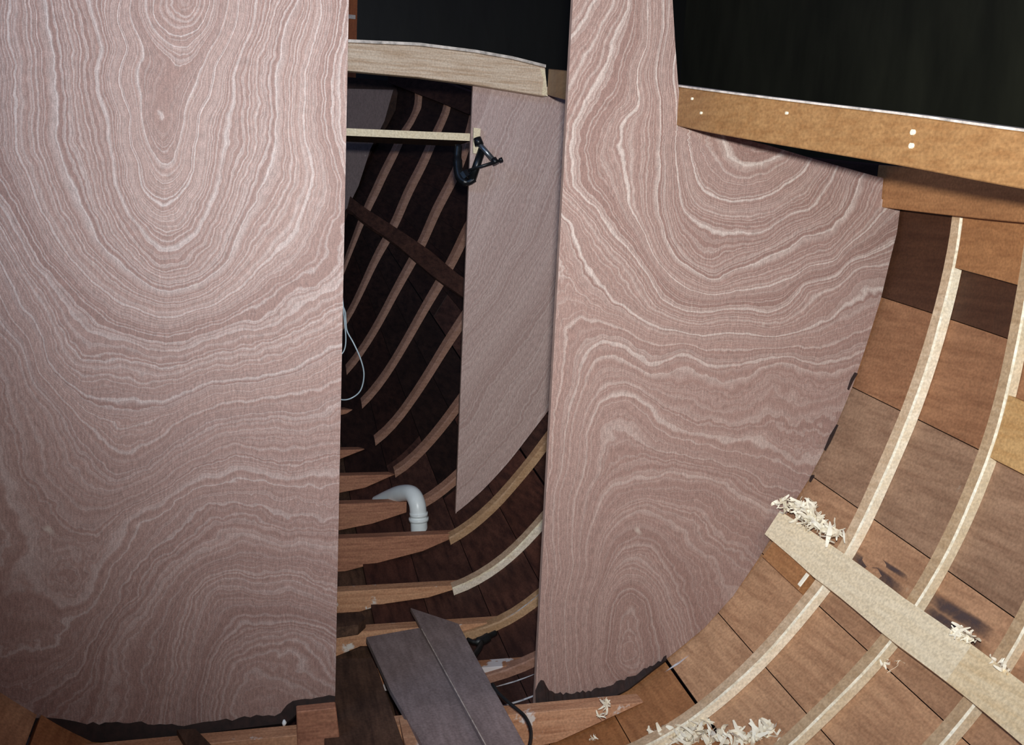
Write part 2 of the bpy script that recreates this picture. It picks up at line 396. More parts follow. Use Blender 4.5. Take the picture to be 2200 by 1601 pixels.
# plank ends close the bow: the stem
rings = []
for t in np.radians(np.linspace(-35, 88, 20)):
    a = hp(t, 4.94, -0.03); b = hp(t, 4.94, -0.03, -1)
    rings.append([(a[0], 4.95, a[2]), (a[0], 4.99, a[2]), (b[0], 4.99, b[2]), (b[0], 4.95, b[2])])
V, F = loft(rings); obj('stem_board', V, F, M['plank_dark'], hull)

# ------------------------------------------------------------------ ribs
def rib(y, t0, t1, label, group, color=(1, 1, 1), side=1, w=0.030, h=0.026, edge=True):
    rings = []; n = 40
    for t in np.linspace(t0, t1, n):
        j = 0.0009*math.sin(t*31+y*9)
        o0 = 0.0012
        rings.append([hp(t, y-w/2, o0, side), hp(t, y+w/2, o0, side), hp(t, y+w/2, h, side),
                      hp(t, y-w/2+0.0035+j, h, side), hp(t, y-w/2, h-0.004+j, side)])
    V, F = loft(rings)
    fm = [((1 if i % 5 == 3 else 2 if i % 5 == 4 else 0) if edge and i < 5*(n-1) else 0) for i in range(len(F))]
    o = obj('rib', V, F, [M['rib'], M['rib_edge'], M['rib_side']], fm=fm)
    o.color = (color[0], color[1], color[2], 1)
    return tag(o, label, 'rib', group)
R_ = math.radians
GN, GF = 'near ribs on the starboard planking', 'ribs on the dark planking beyond the doorway'
def top_t(y):                                             # angle of the sheer clamp's underside
    lo, hi = R_(-40), R_(40)
    for _ in range(30):
        m = (lo+hi)/2
        if hp(m, y, 0.02)[2] > shelf_z(y): lo = m
        else: hi = m
    return lo
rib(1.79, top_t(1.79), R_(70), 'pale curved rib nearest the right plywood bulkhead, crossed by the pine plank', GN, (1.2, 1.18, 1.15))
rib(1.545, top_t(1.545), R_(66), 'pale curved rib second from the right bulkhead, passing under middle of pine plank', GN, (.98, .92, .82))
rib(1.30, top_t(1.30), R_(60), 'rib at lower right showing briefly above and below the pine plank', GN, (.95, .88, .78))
far = [(2.28, 'lowest rib foot in the doorway, just behind the right bulkhead above the cable', 80),
       (2.525, 'brown rib at doorway bottom right, its upper end splashed with white paint', 78),
       (2.77, 'whitish rib in the doorway below the narrow middle panel, running to a floor timber', 76),
       (3.015, 'rib crossing the bottom edge of the narrow middle plywood panel', 74),
       (3.26, 'short rib piece seen behind the white elbow pipe', 76),
       (3.505, 'rib in the doorway ending just above the white pipe', 79),
       (3.75, 'long rib in the doorway second above the white pipe', 81),
       (3.995, 'long rib in the doorway passing right of the wire loop', 82),
       (4.24, 'rib in the doorway crossing the dark stringer near its middle', 84),
       (4.485, 'rib beyond shelf board ending by the doorway top, right of another', 84),
       (4.73, 'farthest rib, upper left in the doorway beside the bow panel', 84)]
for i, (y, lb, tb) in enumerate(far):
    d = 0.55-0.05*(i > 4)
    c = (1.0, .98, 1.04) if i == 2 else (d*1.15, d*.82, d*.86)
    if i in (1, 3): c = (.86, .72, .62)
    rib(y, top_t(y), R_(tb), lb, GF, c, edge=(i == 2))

# ------------------------------------------------------------------ sheer clamp along the hull's top
def clamp_board(y0, y1, mat, label):
    rings = []
    for y in np.linspace(y0, y1, 24):
        zb = shelf_z(y); xo = hull_x(zb+0.03, y, 0.027)
        rings.append([(xo-.032, y, zb), (xo, y, zb), (xo, y, zb+.10), (xo-.032, y, zb+.10)])
    V, F = loft(rings)
    bevel(tag(obj('sheer_clamp', V, F, mat), label, 'clamp board'))
clamp_board(0.35, 2.03, M['shelf'], 'orange-brown sheer clamp board along the rib heads at right, under the carlin')
clamp_board(2.032, 4.9, M['plank_dark'], 'dark sheer clamp board along the rib heads beyond the doorway, under the deck beam')

# ------------------------------------------------------------------ plywood bulkheads
def field(levels):
    P, v = [], []
    for lv, pts in levels:
        for p in pts: P.append((p[0]/100.0, p[1]/100.0)); v.append(lv)
    return TPS(P, v, 0.02)
LEFT = field([
    (-110, [(320, 0), (335, 62), (362, 92), (410, 85), (440, 45), (455, 0)]),
    (-50, [(292, 0), (310, 75), (345, 130), (395, 155), (430, 125), (455, 75), (470, 0)]),
    (0, [(278, 30), (292, 150), (303, 250), (325, 320), (350, 352), (375, 340), (390, 270), (412, 200), (450, 110), (492, 0)]),
    (100, [(262, 0), (272, 100), (283, 250), (297, 350), (305, 400), (350, 435), (395, 398), (412, 320), (425, 250), (465, 140), (510, 0)]),
    (200, [(185, 0), (205, 135), (225, 250), (240, 350), (262, 430), (300, 490), (340, 540), (395, 537), (440, 475), (470, 375), (482, 300), (502, 220), (528, 100), (550, 0)]),
    (300, [(95, 0), (112, 150), (128, 300), (152, 400), (200, 500), (265, 575), (325, 617), (370, 630), (430, 615), (482, 575), (517, 510), (545, 440), (575, 350), (595, 250), (612, 125), (640, 0)]),
    (400, [(22, 0), (32, 200), (52, 350), (90, 450), (150, 550), (230, 630), (320, 677), (420, 668), (490, 630), (550, 575), (620, 520), (655, 450), (668, 350), (652, 250), (658, 150), (680, 80), (688, 0)]),
    (500, [(-40, 380), (0, 440), (60, 540), (130, 640), (220, 720), (300, 745), (390, 745), (470, 730), (560, 700), (640, 655), (740, 600)]),
    (600, [(-40, 500), (0, 560), (40, 660), (100, 770), (180, 850), (245, 850), (290, 862), (340, 862), (425, 832), (500, 812), (650, 780), (735, 742)]),
    (700, [(-30, 640), (50, 760), (120, 880), (190, 980), (225, 1010), (262, 1030), (320, 1010), (360, 975), (425, 938), (525, 900), (625, 893), (722, 885)]),
    (800, [(-40, 900), (30, 1050), (90, 1200), (140, 1300), (185, 1250), (230, 1165), (300, 1100), (400, 1035), (490, 1000), (600, 1010), (722, 1020)]),
    (900, [(250, 1500), (270, 1400), (310, 1320), (390, 1215), (450, 1183), (525, 1160), (600, 1170), (722, 1192)]),
    (1000, [(385, 1560), (400, 1440), (425, 1335), (452, 1278), (500, 1257), (575, 1263), (650, 1268), (722, 1305)]),
    (1100, [(455, 1530), (480, 1425), (540, 1372), (620, 1365), (700, 1400), (722, 1440)]),
])
RIGHT = field([
    (0, [(1540, 285), (1550, 310), (1570, 340), (1605, 357), (1650, 345), (1690, 318)]),
    (100, [(1475, 290), (1485, 340), (1500, 388), (1520, 415), (1565, 427), (1625, 420), (1690, 393), (1742, 348)]),
    (200, [(1446, 130), (1455, 280), (1460, 400), (1473, 450), (1500, 483), (1545, 500), (1640, 493), (1688, 463), (1737, 443), (1777, 400), (1800, 350)]),
    (300, [(1427, 0), (1417, 100), (1411, 180), (1420, 260), (1418, 350), (1419, 450), (1431, 515), (1455, 557), (1500, 590), (1540, 602), (1578, 577), (1650, 556), (1690, 535), (1730, 507), (1800, 468), (1838, 435), (1847, 385)]),
    (400, [(1395, 0), (1390, 100), (1368, 150), (1380, 215), (1347, 260), (1324, 325), (1336, 375), (1352, 440), (1378, 488), (1402, 545), (1450, 602), (1500, 625), (1575, 628), (1650, 622), (1715, 594), (1800, 557), (1868, 490)]),
    (500, [(1352, 0), (1345, 35), (1318, 85), (1293, 150), (1262, 225), (1236, 270), (1232, 350), (1236, 400), (1268, 437), (1302, 487), (1350, 532), (1390, 586), (1426, 642), (1470, 666), (1575, 662), (1650, 675), (1685, 662), (1730, 612), (1820, 567), (1878, 545)]),
    (600, [(1230, 60), (1262, 20), (1215, 470), (1260, 560), (1320, 640), (1400, 705), (1500, 722), (1650, 725), (1780, 690), (1875, 640)]),
    (700, [(1195, 1200), (1205, 1000), (1218, 900), (1235, 825), (1252, 782), (1285, 745), (1320, 740), (1350, 760), (1392, 790), (1435, 770), (1480, 762), (1525, 795), (1570, 785), (1670, 768), (1770, 775), (1840, 758)]),
    (800, [(1215, 1400), (1225, 1250), (1240, 1050), (1262, 925), (1288, 870), (1335, 850), (1382, 865), (1420, 905), (1495, 925), (1570, 950), (1670, 965), (1760, 970)]),
    (900, [(1245, 1450), (1260, 1220), (1282, 1100), (1302, 1060), (1342, 1030), (1395, 1018), (1470, 1015), (1545, 1040), (1620, 1078), (1690, 1120)]),
    (1000, [(1262, 1400), (1287, 1200), (1322, 1130), (1372, 1100), (1430, 1113), (1500, 1172), (1560, 1245)]),
    (1100, [(1275, 1420), (1292, 1280), (1322, 1225), (1362, 1200), (1407, 1225), (1442, 1300), (1462, 1370)]),
    (1200, [(1302, 1420), (1312, 1320), (1350, 1272), (1387, 1290), (1410, 1380)]),
])
MID = field([
    (0, [(1060, 190), (1030, 262), (1008, 335)]), (100, [(1150, 200), (1110, 300), (1060, 430), (1010, 545)]),
    (200, [(1222, 255), (1170, 380), (1110, 520), (1050, 625), (1000, 695)]), (300, [(1220, 480), (1160, 580), (1080, 705), (995, 800)]),
    (400, [(1210, 620), (1140, 735), (1060, 850), (990, 950)]), (500, [(1190, 800), (1100, 950), (985, 1080)]),
    (-100, [(1010, 195), (990, 250)])])

def panel(name, grid, fld, mat, thick, yplane):
    """grid: rows of world points on the front face (all at y = yplane); gives a solid sheet"""
    nr, nc = len(grid), len(grid[0])
    Vf = np.array([p for r in grid for p in r]); n = len(Vf)
    px, py = proj(Vf)
    g = fld(px/100.0, py/100.0)
    Vb = Vf+np.array([0, thick, 0]); V = np.r_[Vf, Vb]
    F = []; fm = []
    for i in range(nr-1):
        for j in range(nc-1):
            a, b, c, d = i*nc+j, i*nc+j+1, (i+1)*nc+j+1, (i+1)*nc+j
            F.append((a, b, c, d)); F.append((a+n, d+n, c+n, b+n)); fm += [0, 0]
    rim = [j for j in range(nc)]+[i*nc+nc-1 for i in range(1, nr)]+[(nr-1)*nc+j for j in range(nc-2, -1, -1)]+[i*nc for i in range(nr-2, 0, -1)]
    for a, b in zip(rim, rim[1:]+rim[:1]): F.append((a, b, b+n, a+n)); fm.append(1)
    return obj(name, V, F, [mat, M['ply_edge']], fm=fm, attr=np.r_[g, g])
def lerp_tab(tab, x):
    xs = [a for a, b in tab]; return float(np.interp(x, xs, [b for a, b in tab]))

YB = 2.0
# left (port) bulkhead: a wide sheet, right edge is the doorway, bottom follows the floors
BOT = [(-70, 1512), (0, 1542), (70, 1583), (150, 1597), (250, 1592), (370, 1585), (480, 1570), (620, 1553), (640, 1530), (660, 1527), (722, 1519)]
# to port the sheet runs on, cut to the hull, as far as the sheer
_port = [proj(hp(math.radians(a), YB, 0.004, -1)) for a in range(0, 64, 3)]
BOT = [(float(x), float(y)) for x, y in _port if x < -75]+BOT
XL0 = BOT[0][0]+2
grid = []
for v in np.linspace(0, 1, 150):
    row = []
    for u in np.r_[np.linspace(0, 0.5, 44)[:-1], np.linspace(0.5, 1, 60)]:
        xr = 749.5-0.0198*(-260+v*1770); x = XL0+u*(xr-XL0)
        yb = lerp_tab(BOT, x); py = -260+v*(yb+260)
        row.append(at(x, py, YB))
    grid.append(row)
left = tag(panel('bulkhead', grid, LEFT, M['ply_left'], 0.015, YB),
           'large pinkish plywood bulkhead with nested U-shaped grain, left of the doorway', 'bulkhead')
def seal_strip(parent, top, bot, name='sealant_fillet'):
    rings = []
    for (x0, y0), (x1, y1) in zip(top, bot):
        a = at(x0, y0, YB-0.0008); b = at(x1, y1, YB-0.013); c = at(x1, y1+4, YB+0.001)
        rings.append([a, b, c])
    V, F = loft(rings)
    o = obj(name, V, F, M['sealant'], parent); o['label'] = 'dark brown bedding compound along the bottom edge'
    return o
def ragged(tab_top, tab_bot, x0, x1, step, amp):
    top, bot = [], []
    for x in np.arange(x0, x1+0.1, step):
        yt = lerp_tab(tab_top, x)+random.uniform(-amp, amp); yb = lerp_tab(tab_bot, x)
        top.append((x, min(yt, yb-2))); bot.append((x, yb))
    return top, bot
t_, b_ = ragged([(-70, 1495), (0, 1535), (70, 1545), (105, 1538), (170, 1556), (300, 1553), (400, 1557), (500, 1545), (600, 1534), (625, 1510), (660, 1499), (722, 1496)],
                BOT, -60, 720, 13, 4)
seal_strip(left, t_, b_)

# right (starboard) bulkhead: post beside the doorway, notched for carlin and sheer clamp, hull-shaped edge
XR = [(-260, 1430), (0, 1445), (100, 1451), (180, 1457), (265, 1468), (272, 1478), (275, 1500), (287, 1550), (312, 1650), (342, 1750), (370, 1850), (383, 1898), (428, 1894), (433, 1936),
      (440, 1935), (500, 1927), (560, 1912), (640, 1893), (740, 1862), (830, 1832), (930, 1790), (1030, 1738), (1080, 1706), (1130, 1672), (1200, 1630),
      (1280, 1576), (1350, 1513), (1400, 1452), (1412, 1437), (1440, 1400), (1480, 1350), (1510, 1290), (1520, 1230), (1523, 1170)]
rows = sorted(set([y for y, _ in XR]+list(np.arange(-260, 1520, 11.0))))
grid = []
for py in rows:
    xl = 1231-0.0545*py; xr = lerp_tab(XR, py)
    grid.append([at(xl+u*(xr-xl), py, YB) for u in np.linspace(0, 1, 70)])
right = tag(panel('bulkhead', grid, RIGHT, M['ply_right'], 0.015, YB),
            'pinkish plywood bulkhead right of the doorway, cut to the hull curve with a tall post', 'bulkhead')
BR = [(1148, 1523), (1230, 1521), (1290, 1511), (1350, 1481), (1400, 1441), (1437, 1413)]
t_, b_ = ragged([(1150, 1480), (1160, 1462), (1170, 1466), (1180, 1482), (1195, 1490), (1250, 1487), (1300, 1476), (1350, 1456), (1400, 1430), (1437, 1408)], BR, 1150, 1436, 6, 4)
seal_strip(right, t_, b_)
# smears of the same compound along the hull edge
for x0, y0, x1, y1, w in [(1797, 912, 1770, 968, 9), (1836, 800, 1820, 838, 5), (1746, 1020, 1738, 1036, 5), (1600, 1262, 1574, 1296, 4)]:
    pts = [at(x0, y0, YB-0.001), at(x0+w, y0+2, YB-0.001), at((x0+x1)/2+w*.6, (y0+y1)/2, YB-0.001), at(x1+2, y1, YB-0.001), at(x1, y1-2, YB-0.001), at((x0+x1)/2-1, (y0+y1)/2-4, YB-0.001)]
    V, F = extrude(pts, (0, -0.004, 0)); o = obj('sealant_smear', V, F, M['sealant'], right); o['label'] = 'dark smear of bedding compound at the hull edge'

# narrow bulkhead farther forward, seen through the doorway
YM = 3.13
zt = at(1015, 186, YM)[2]+0.02; zb = at(979, 1117, YM)[2]
grid = []
for z in np.linspace(zt, zb, 110):
    f = (zt-z)/(zt-zb); xl = at(1016-0.0405*f*930, 187+f*930, YM)[0]
    xr = max(hull_x(z, YM, 0.004), xl+0.003)
    grid.append([np.array([xl+u*(xr-xl), YM, z]) for u in np.linspace(0, 1, 40)])
tag(panel('bulkhead', grid, MID, M['ply_mid'], 0.015, YM),
    'narrow plywood bulkhead with slanting grain, seen beyond the doorway under the deck beam', 'bulkhead')
# panel in the bow
YW = 4.88
pl = [at(640, 188, YW), at(845, 193, YW), at(826, 260, YW), at(796, 320, YW), at(770, 400, YW), at(748, 445, YW), at(640, 560, YW)]
V, F = extrude(pl, (0, 0.012, 0))
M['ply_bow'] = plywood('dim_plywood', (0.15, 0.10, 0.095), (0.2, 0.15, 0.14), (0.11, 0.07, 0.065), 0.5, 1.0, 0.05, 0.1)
o = obj('bow_panel', V, F, M['ply_bow'], attr=[(i*37) % 90 for i in range(len(V))])
tag(o, 'dim purplish plywood panel in the bow, above and below the shelf board', 'panel')

# ------------------------------------------------------------------ carlin, deck beam, shelf board
cpts = [(0.935, 2.975, 1.700), (0.905, 2.0, 1.531), (0.935, 1.8, 1.494), (1.01, 1.6, 1.457), (1.07, 1.4, 1.421), (1.12, 1.22, 1.386), (1.20, 0.9, 1.33), (1.25, 0.62, 1.28), (1.28, 0.36, 1.23)]
cpts[0] = tuple(at(1177, 176, 3.06)); cpts.insert(1, tuple(at(1219, 184, 2.74)))
path = smooth_path(cpts, 6); ring = []; rs = []
for p in path:
    ring.append([p+np.array(d) for d in ((0, 0, -.042), (.045, .0, -.042), (.045, 0, .042), (0, 0, .042))])
    rs.append([p+np.array(d) for d in ((-.002, 0, .0425), (.047, 0, .0425), (.047, 0, .0465), (-.002, 0, .0465))])
V, F = loft(ring)
carlin = tag(bevel(obj('carlin', V, F, M['carlin'])), 'orange-brown carlin timber running from the bulkhead notch to upper right', 'carlin')
V, F = loft(rs[6:]); o = obj('edge_strip', V, F, M['strip'], carlin); o['label'] = 'whitish strip along the top edge'
for px, py in [(1960, 284), (1955, 313), (1497, 213), (1498, 242), (1690, 243)]:
    # nail heads on the inboard face
    best = min(path, key=lambda q: abs(proj(q)[0]-px)); c = at(px, py, best[1]); c[0] = np.interp(c[1], [q[1] for q in path[::-1]], [q[0] for q in path[::-1]])
    V, F = tube([c+np.array((-.0035, 0, 0)), c+np.array((.001, 0, 0))], 0.005 if px > 1900 else 0.003, 8); obj('nail_head', V, F, M['nail'], carlin)

YD = 3.085
bt = [(600, 78, 138), (748, 92, 152), (900, 99, 166), (1020, 114, 182), (1100, 128, 195), (1172, 146, 207)]
top = [at(x, a, YD) for x, a, b in bt]; bo = [at(x, b, YD) for x, a, b in bt]
rings = [[b, t, t+np.array((0, .035, 0)), b+np.array((0, .035, 0))] for t, b in zip(top, bo)]
V, F = loft(rings)
beam = tag(bevel(obj('deck_beam', V, F, M['beam'])), 'pale cambered deck beam across the top of the doorway view', 'beam')
rings = [[t+np.array((0, -.004, .001)), t+np.array((0, -.004, .010)), t+np.array((0, .03, .010)), t+np.array((0, .03, .001))] for t in top]
V, F = loft(rings); o = obj('edge_strip', V, F, M['strip'], beam); o['label'] = 'thin worn strip on the beam top'
pl = [at(1160, 147, YD-.002), at(1171, 149, YD-.002), at(1177, 207, YD-.002), at(1164, 203, YD-.002), at(1168, 170, YD-.002)]
V, F = extrude(pl, (0, .004, 0)); o = obj('scarf_face', V, F, M['pine'], beam); o['label'] = 'pale cut end of the beam'

ya = 3.17
a = at(640, 271, ya); b = at(1012, 287, ya); a2 = at(640, 287, ya); b2 = at(1012, 303, ya)
V, F = extrude([a, b, b2, a2], (0, .26, 0))
sb = tag(obj('shelf_board', V, F, [M['dark_board'], M['pine']]), 'thin plywood board set on edge-on across the doorway, pale front edge', 'board')
for p in sb.data.polygons:
    p.material_index = 1 if abs(p.normal.y) > .9 and p.center.y < 0 else 0

# ------------------------------------------------------------------ G-clamp holding the board to the narrow bulkhead
ck = at(1022, 300, 3.10)
cl = tag(empty('clamp', ck), 'black iron G-clamp gripping the edge of the narrow bulkhead', 'clamp')
def pt(px, py, y=3.095): return at(px, py, y)
V, F = tube(smooth_path([pt(1020, 384, 3.09), pt(1004, 392, 3.10), pt(988, 380, 3.12), pt(983, 345, 3.14), pt(985, 312, 3.15)], 6), [0.011]*7+[.016]*12+[.013]*6, 8); obj('clamp_frame', V, F, M['black_metal'], cl, True)
V, F = tube([pt(1004, 384, 3.11), pt(996, 372, 3.12)], .021, 10); obj('clamp_boss', V, F, M['black_metal'], cl)
V, F = tube([pt(1027, 306, 3.07), pt(1062, 346, 3.05)], 0.0085, 10); obj('screw', V, F, M['steel'], cl, True)
V, F = tube([pt(1025, 296, 3.075), pt(1030, 312, 3.07)], [.013, .015], 10); obj('swivel_pad', V, F, M['black_metal'], cl, True)
V, F = tube([pt(1036, 320, 3.09), pt(1014, 386, 3.095)], [.013, .014], 8); obj('clamp_arm', V, F, M['black_metal'], cl, True)
V, F = tube([pt(1006, 366, 3.06), pt(1079, 343, 3.04)], .0048, 8); obj('tommy_bar', V, F, M['black_metal'], cl, True)
V, F = tube([pt(1060, 340, 3.05), pt(1066, 352, 3.045)], [.010, .012], 8); obj('handle_collar', V, F, M['black_metal'], cl, True)
V, F = tube([pt(1073, 345, 3.043), pt(1080, 342, 3.04)], .008, 8); obj('bar_end', V, F, M['black_metal'], cl, True)
V, F = extrude([at(1016, 275, 3.125), at(1031, 277, 3.125), at(1027, 331, 3.125), at(1015, 330, 3.125)], (0, -.012, 0))
tag(obj('packing_pad', V, F, M['pine']), 'small cream wood pad under the clamp jaw', 'pad')

# ------------------------------------------------------------------ stringers
def stringer(name, y0, y1, tc0, tc1, half, off, th, mat, n=20):
    rings = []
    for u in np.linspace(0, 1, n):
        y = y0+u*(y1-y0); t = tc0+u*(tc1-tc0); r = hull_r(t, y); dt = half/r
        rings.append([hp(t-dt, y, off), hp(t+dt, y, off), hp(t+dt, y, off+th), hp(t-dt, y, off+th)])
    V, F = loft(rings); return bevel(obj(name, V, F, mat), 0.0015)
rings = []
for y in np.linspace(1.985, 0.85, 24):
    zt_ = np.interp(y, [.85, 1.2, 1.54, 1.77, 2.01], [.512, .516, .530, .550, .581])
    zb_ = np.interp(y, [.85, 1.15, 1.52, 1.79, 2.01], [.442, .447, .459, .482, .523])
    ta, tb = th_at(zt_, y), th_at(zb_, y); sl = (1.985-y < 0.01)
    rings.append([hp(ta, y, .0275), hp(tb, y, .0275), hp(tb, y, .050), hp(ta, y, .050)])
V, F = loft(rings)
V, F = loft(rings[:14])
pine = tag(obj('stringer_plank', V, F, M['pine']), 'pale pine plank laid slanting across the ribs at lower right', 'plank')
V, F = loft(rings[13:]); o = obj('scarfed_end', V, F, M['pine_gold'], pine); o['label'] = 'slightly more golden end piece joined on'
rings = []
for y in np.linspace(3.70, 4.9, 16):
    zt_ = np.interp(y, [3.7, 3.844, 4.099, 4.404, 4.895], [.985, 1.025, 1.118, 1.21, 1.36]); zb_ = np.interp(y, [3.65, 3.789, 4.024, 4.354, 4.845], [.90, .951, 1.02, 1.136, 1.289])
    ta, tb = th_at(zt_, y), th_at(zb_, y)
    rings.append([hp(ta, y, .0275), hp(tb, y, .0275), hp(tb, y, .052), hp(ta, y, .052)])
V, F = loft(rings)
tag(obj('stringer_plank', V, F, M['stringer_dark']), 'dark brown stringer slanting across the far ribs in the doorway', 'plank')

def hull_patch(name, y0, y1, t0, t1, off, th, mat, n=5):
    rings = []
    for y in np.linspace(y0, y1, n):
        ts = np.linspace(R_(t0), R_(t1), 4)
        rings.append([hp(t, y, off) for t in ts]+[hp(t, y, off+th) for t in ts[::-1]])
    V, F = loft(rings); return bevel(obj(name, V, F, mat), .001)
tag(hull_patch('butt_block', 1.773, 1.563, -3.5, 3.3, .001, .022, M['shelf']), 'orange-brown butt block high between two ribs under the sheer clamp', 'block')
tag(hull_patch('butt_block', 1.528, 1.317, 13.5, 19.6, .001, .022, M['block_gold']), 'golden butt block at the right edge, between the second and third ribs', 'block')
tag(hull_patch('packing_block', 1.975, 1.826, 37.5, 41.6, .001, .026, M['shelf']), 'short orange packing block tucked behind the left end of the pine plank', 'block')
tag(hull_patch('wood_chip', 1.835, 1.824, 39.6, 41.2, .0275, .003, M['shaving']), 'small white chip on the end of the packing block', 'chip')

# soft dark streaks on the planking above the pine plank, splashes of white paint in the bilge: their own thin skins
def skin_mat(name, col, alpha, base):
    m, nt, b = new_mat(name)
    a = N(nt, 'ShaderNodeAttribute'); a.attribute_name = 'grain'
    n = noise(nt, mapped(nt, (1, 1, 1)), 45.0, 4, 0.65)
    al = math_n(nt, 'MULTIPLY', a.outputs['Fac'], ramp(nt, n, [(0.30, (base,)*3), (0.55, (alpha,)*3)]))
    b.inputs['Base Color'].default_value = (*col, 1); b.inputs['Roughness'].default_value = 0.7
    nt.links.new(al, b.inputs['Alpha']); return m
M['dark_streak'] = skin_mat('dark_streak_skin', (0.07, 0.045, 0.045), 0.85, 0.45)
M['paint'] = skin_mat('spilt_white_paint', (0.70, 0.68, 0.69), 1.0, 0.0)
def skin(name, p0, p1, wpx, mat, off=0.0012, n=8, label=None):
    """feathered streak on the planking between two sighted points"""
    a, b = hit(*p0, off), hit(*p1, off); ta, tb = theta(a), theta(b); V, A, F = [], [], []
    for i in range(n+1):
        u = i/n; y = a[1]+u*(b[1]-a[1]); t = ta+u*(tb-ta); fade = min(1, 4*u, 4*(1-u))
        for j, v in enumerate((-1, -.5, 0, .5, 1)):
            V.append(hp(t+v*wpx, y, off)); A.append(fade*(0, .9, 1, .9, 0)[j])
    for i in range(n):
        for j in range(4): k = i*5+j; F.append((k, k+1, k+6, k+5))
    o = obj(name, V, F, mat, hull, attr=A)
    if label: o['label'] = label
for p0, p1, w in [((1826, 1188), (1946, 1276), .010), ((1880, 1199), (1958, 1248), .005), ((1990, 1280), (2143, 1372), .013),
                  ((1982, 1303), (2118, 1398), .009)]:
    skin('dark_streak', p0, p1, w, M['dark_streak'], label='soft dark streak on the planking')
for p0, p1, w in [((1050, 1480), (1150, 1450), .04), ((1070, 1525), (1158, 1490), .06),
                  ((1440, 1440), (1476, 1420), .018)]:
    skin('paint_splash', p0, p1, w, M['paint'], .0018, label='splash of white paint')

skin('paint_splash', (1092, 1328), (1166, 1272), .030, M['paint'], .0285, label='splash of white paint')

# ------------------------------------------------------------------ floor timbers
def floor_timber(y, px, row, x0, depth, label, mat, th=0.045, drop=0.0, x1=None):
    z1 = at(px, row, y)[2]; pts = [(x0, y, z1)]
    xe = hull_x(z1, y, 0.003) if x1 is None else x1
    pts.append((xe, y, z1-drop))
    for k in range(0 if x1 is not None else 1, 8):
        x = xe+(x0-xe)*k/7.0
        lo = z1-depth
        # bottom follows the hull skin but is no deeper than 'depth'
        tz = None
        for t in np.radians(np.linspace(89, 20, 60)):
            p = hp(t, y, 0.002)
            if p[0] >= x: tz = p[2]; break
        zz = max(lo, tz if tz is not None else lo) if x > XC else lo
        pts.append((x, y, min(zz, z1-0.004)))
    V, F = extrude(pts, (0, th, 0))
    return tag(bevel(obj('floor_timber', V, F, mat), .0015), label, 'floor timber', 'floor timbers across the bilge')
FT = [(1.93, 1200, 1527, 'pale floor timber across the foot of the bulkheads', M['floor_pale'], .11),
      (2.28, 1100, 1430, 'paint-splashed floor timber right of the grey boards, next behind the right bulkhead', M['floor_paint'], .10),
      (2.525, 850, 1352, 'floor timber just beyond the far end of the grey boards', M['floor_pale'], .10),
      (2.77, 870, 1264, 'light brown floor timber with pale top edge beyond the grey boards', M['floor_pale'], .085),
      (3.015, 870, 1152, 'deep brown floor timber just in front of the white pipe', M['floor_timber'], .12),
      (3.26, 800, 1081, 'floor timber the white pipe bends over', M['floor_timber'], .10),
      (3.505, 800, 1021, 'floor timber just behind the white pipe', M['floor_timber'], .10),
      (3.75, 770, 966, 'narrow floor timber far forward, behind the pipe', M['floor_timber'], .08),
      (4.02, 755, 880, 'farthest floor timber, beneath the wire loop', M['floor_timber'], .12)]
FZ = {}
for y, px, row, lb, mt, dp in FT:
    if y == 3.26:
        FZ[y] = at(px, row, y)[2]; floor_timber(y, px, row, -0.35, dp, lb, mt, x1=at(874, 1081, y)[0])
    else:
        x0 = -0.62 if y < 2 else -0.30
        floor_timber(y, px, row, x0, dp, lb, mt, x1=(None if y < 3.9 else at(777, 880, y)[0])); FZ[y] = at(px, row, y)[2]

# ------------------------------------------------------------------ boards lying in the bilge
def sheet(name, pts, th, mat, label, cat):
    """a flat board: corners (world), thickness downwards"""
    V, F = extrude(pts, (0, 0, -th)); return tag(bevel(obj(name, V, F, mat), .001), label, cat)
zA = max(FZ[2.525], FZ[1.93])+0.016
def on_plane(px, py, z0, slope, y0=2.5):                # z = z0 + slope*(y-y0)
    d = ray(px, py); s = (z0+slope*(0-y0)-CAM[2])/(d[2]-slope*d[1]); return CAM+d*s
zfar, znear = FZ[2.525]+0.016, FZ[1.93]+0.016
slp = (zfar-znear)/(2.55-1.95)
pA = [on_plane(x, y, zfar, slp, 2.55) for x, y in [(787, 1369), (906, 1348), (1036, 1592), (1075, 1665), (940, 1665), (903, 1592), (838, 1480)]]
sheet('grey_board', pA, .015, M['grey_board'], 'weathered grey-brown board lying in the bilge, left of the pale seam line', 'board')
pB = [on_plane(x, y, zfar+.013, slp, 2.55) for x, y in [(882, 1306), (985, 1340), (1022, 1410), (1128, 1600), (1165, 1665), (1077, 1665), (1037, 1592)]]
o = sheet('grey_board', pB, .012, M['grey_board'], 'pointed grey-brown board lapped over another in the bilge, beside black cable', 'board')
e0, e1 = on_plane(905, 1352, zfar+.0135, slp, 2.55), on_plane(1075, 1661, zfar+.0135, slp, 2.55)
V, F = board(e0, e1, (1, 0, 0), .0022, (0, 0, 1), .0012); c = obj('bare_edge', V, F, M['strip'], o); c['label'] = 'pale bare edge of the board'
zD = FZ[1.93]+0.004
pD = [atz(x, y, zD) for x, y in [(690, 1416), (800, 1414), (812, 1440), (868, 1600), (890, 1665), (700, 1665)]]
sheet('sole_board', pD, .02, M['dark_board'], 'dark stained board lying fore and aft beside the left bulkhead foot', 'board')
pE = [at(637, 1530, 1.90), at(722, 1521, 1.90), at(736, 1640, 1.90), at(640, 1640, 1.90)]
V, F = extrude(pE, (0, .028, 0)); tag(bevel(obj('upright_block', V, F, M['floor_timber'])), 'brown block standing under the bottom corner of the left bulkhead', 'block')
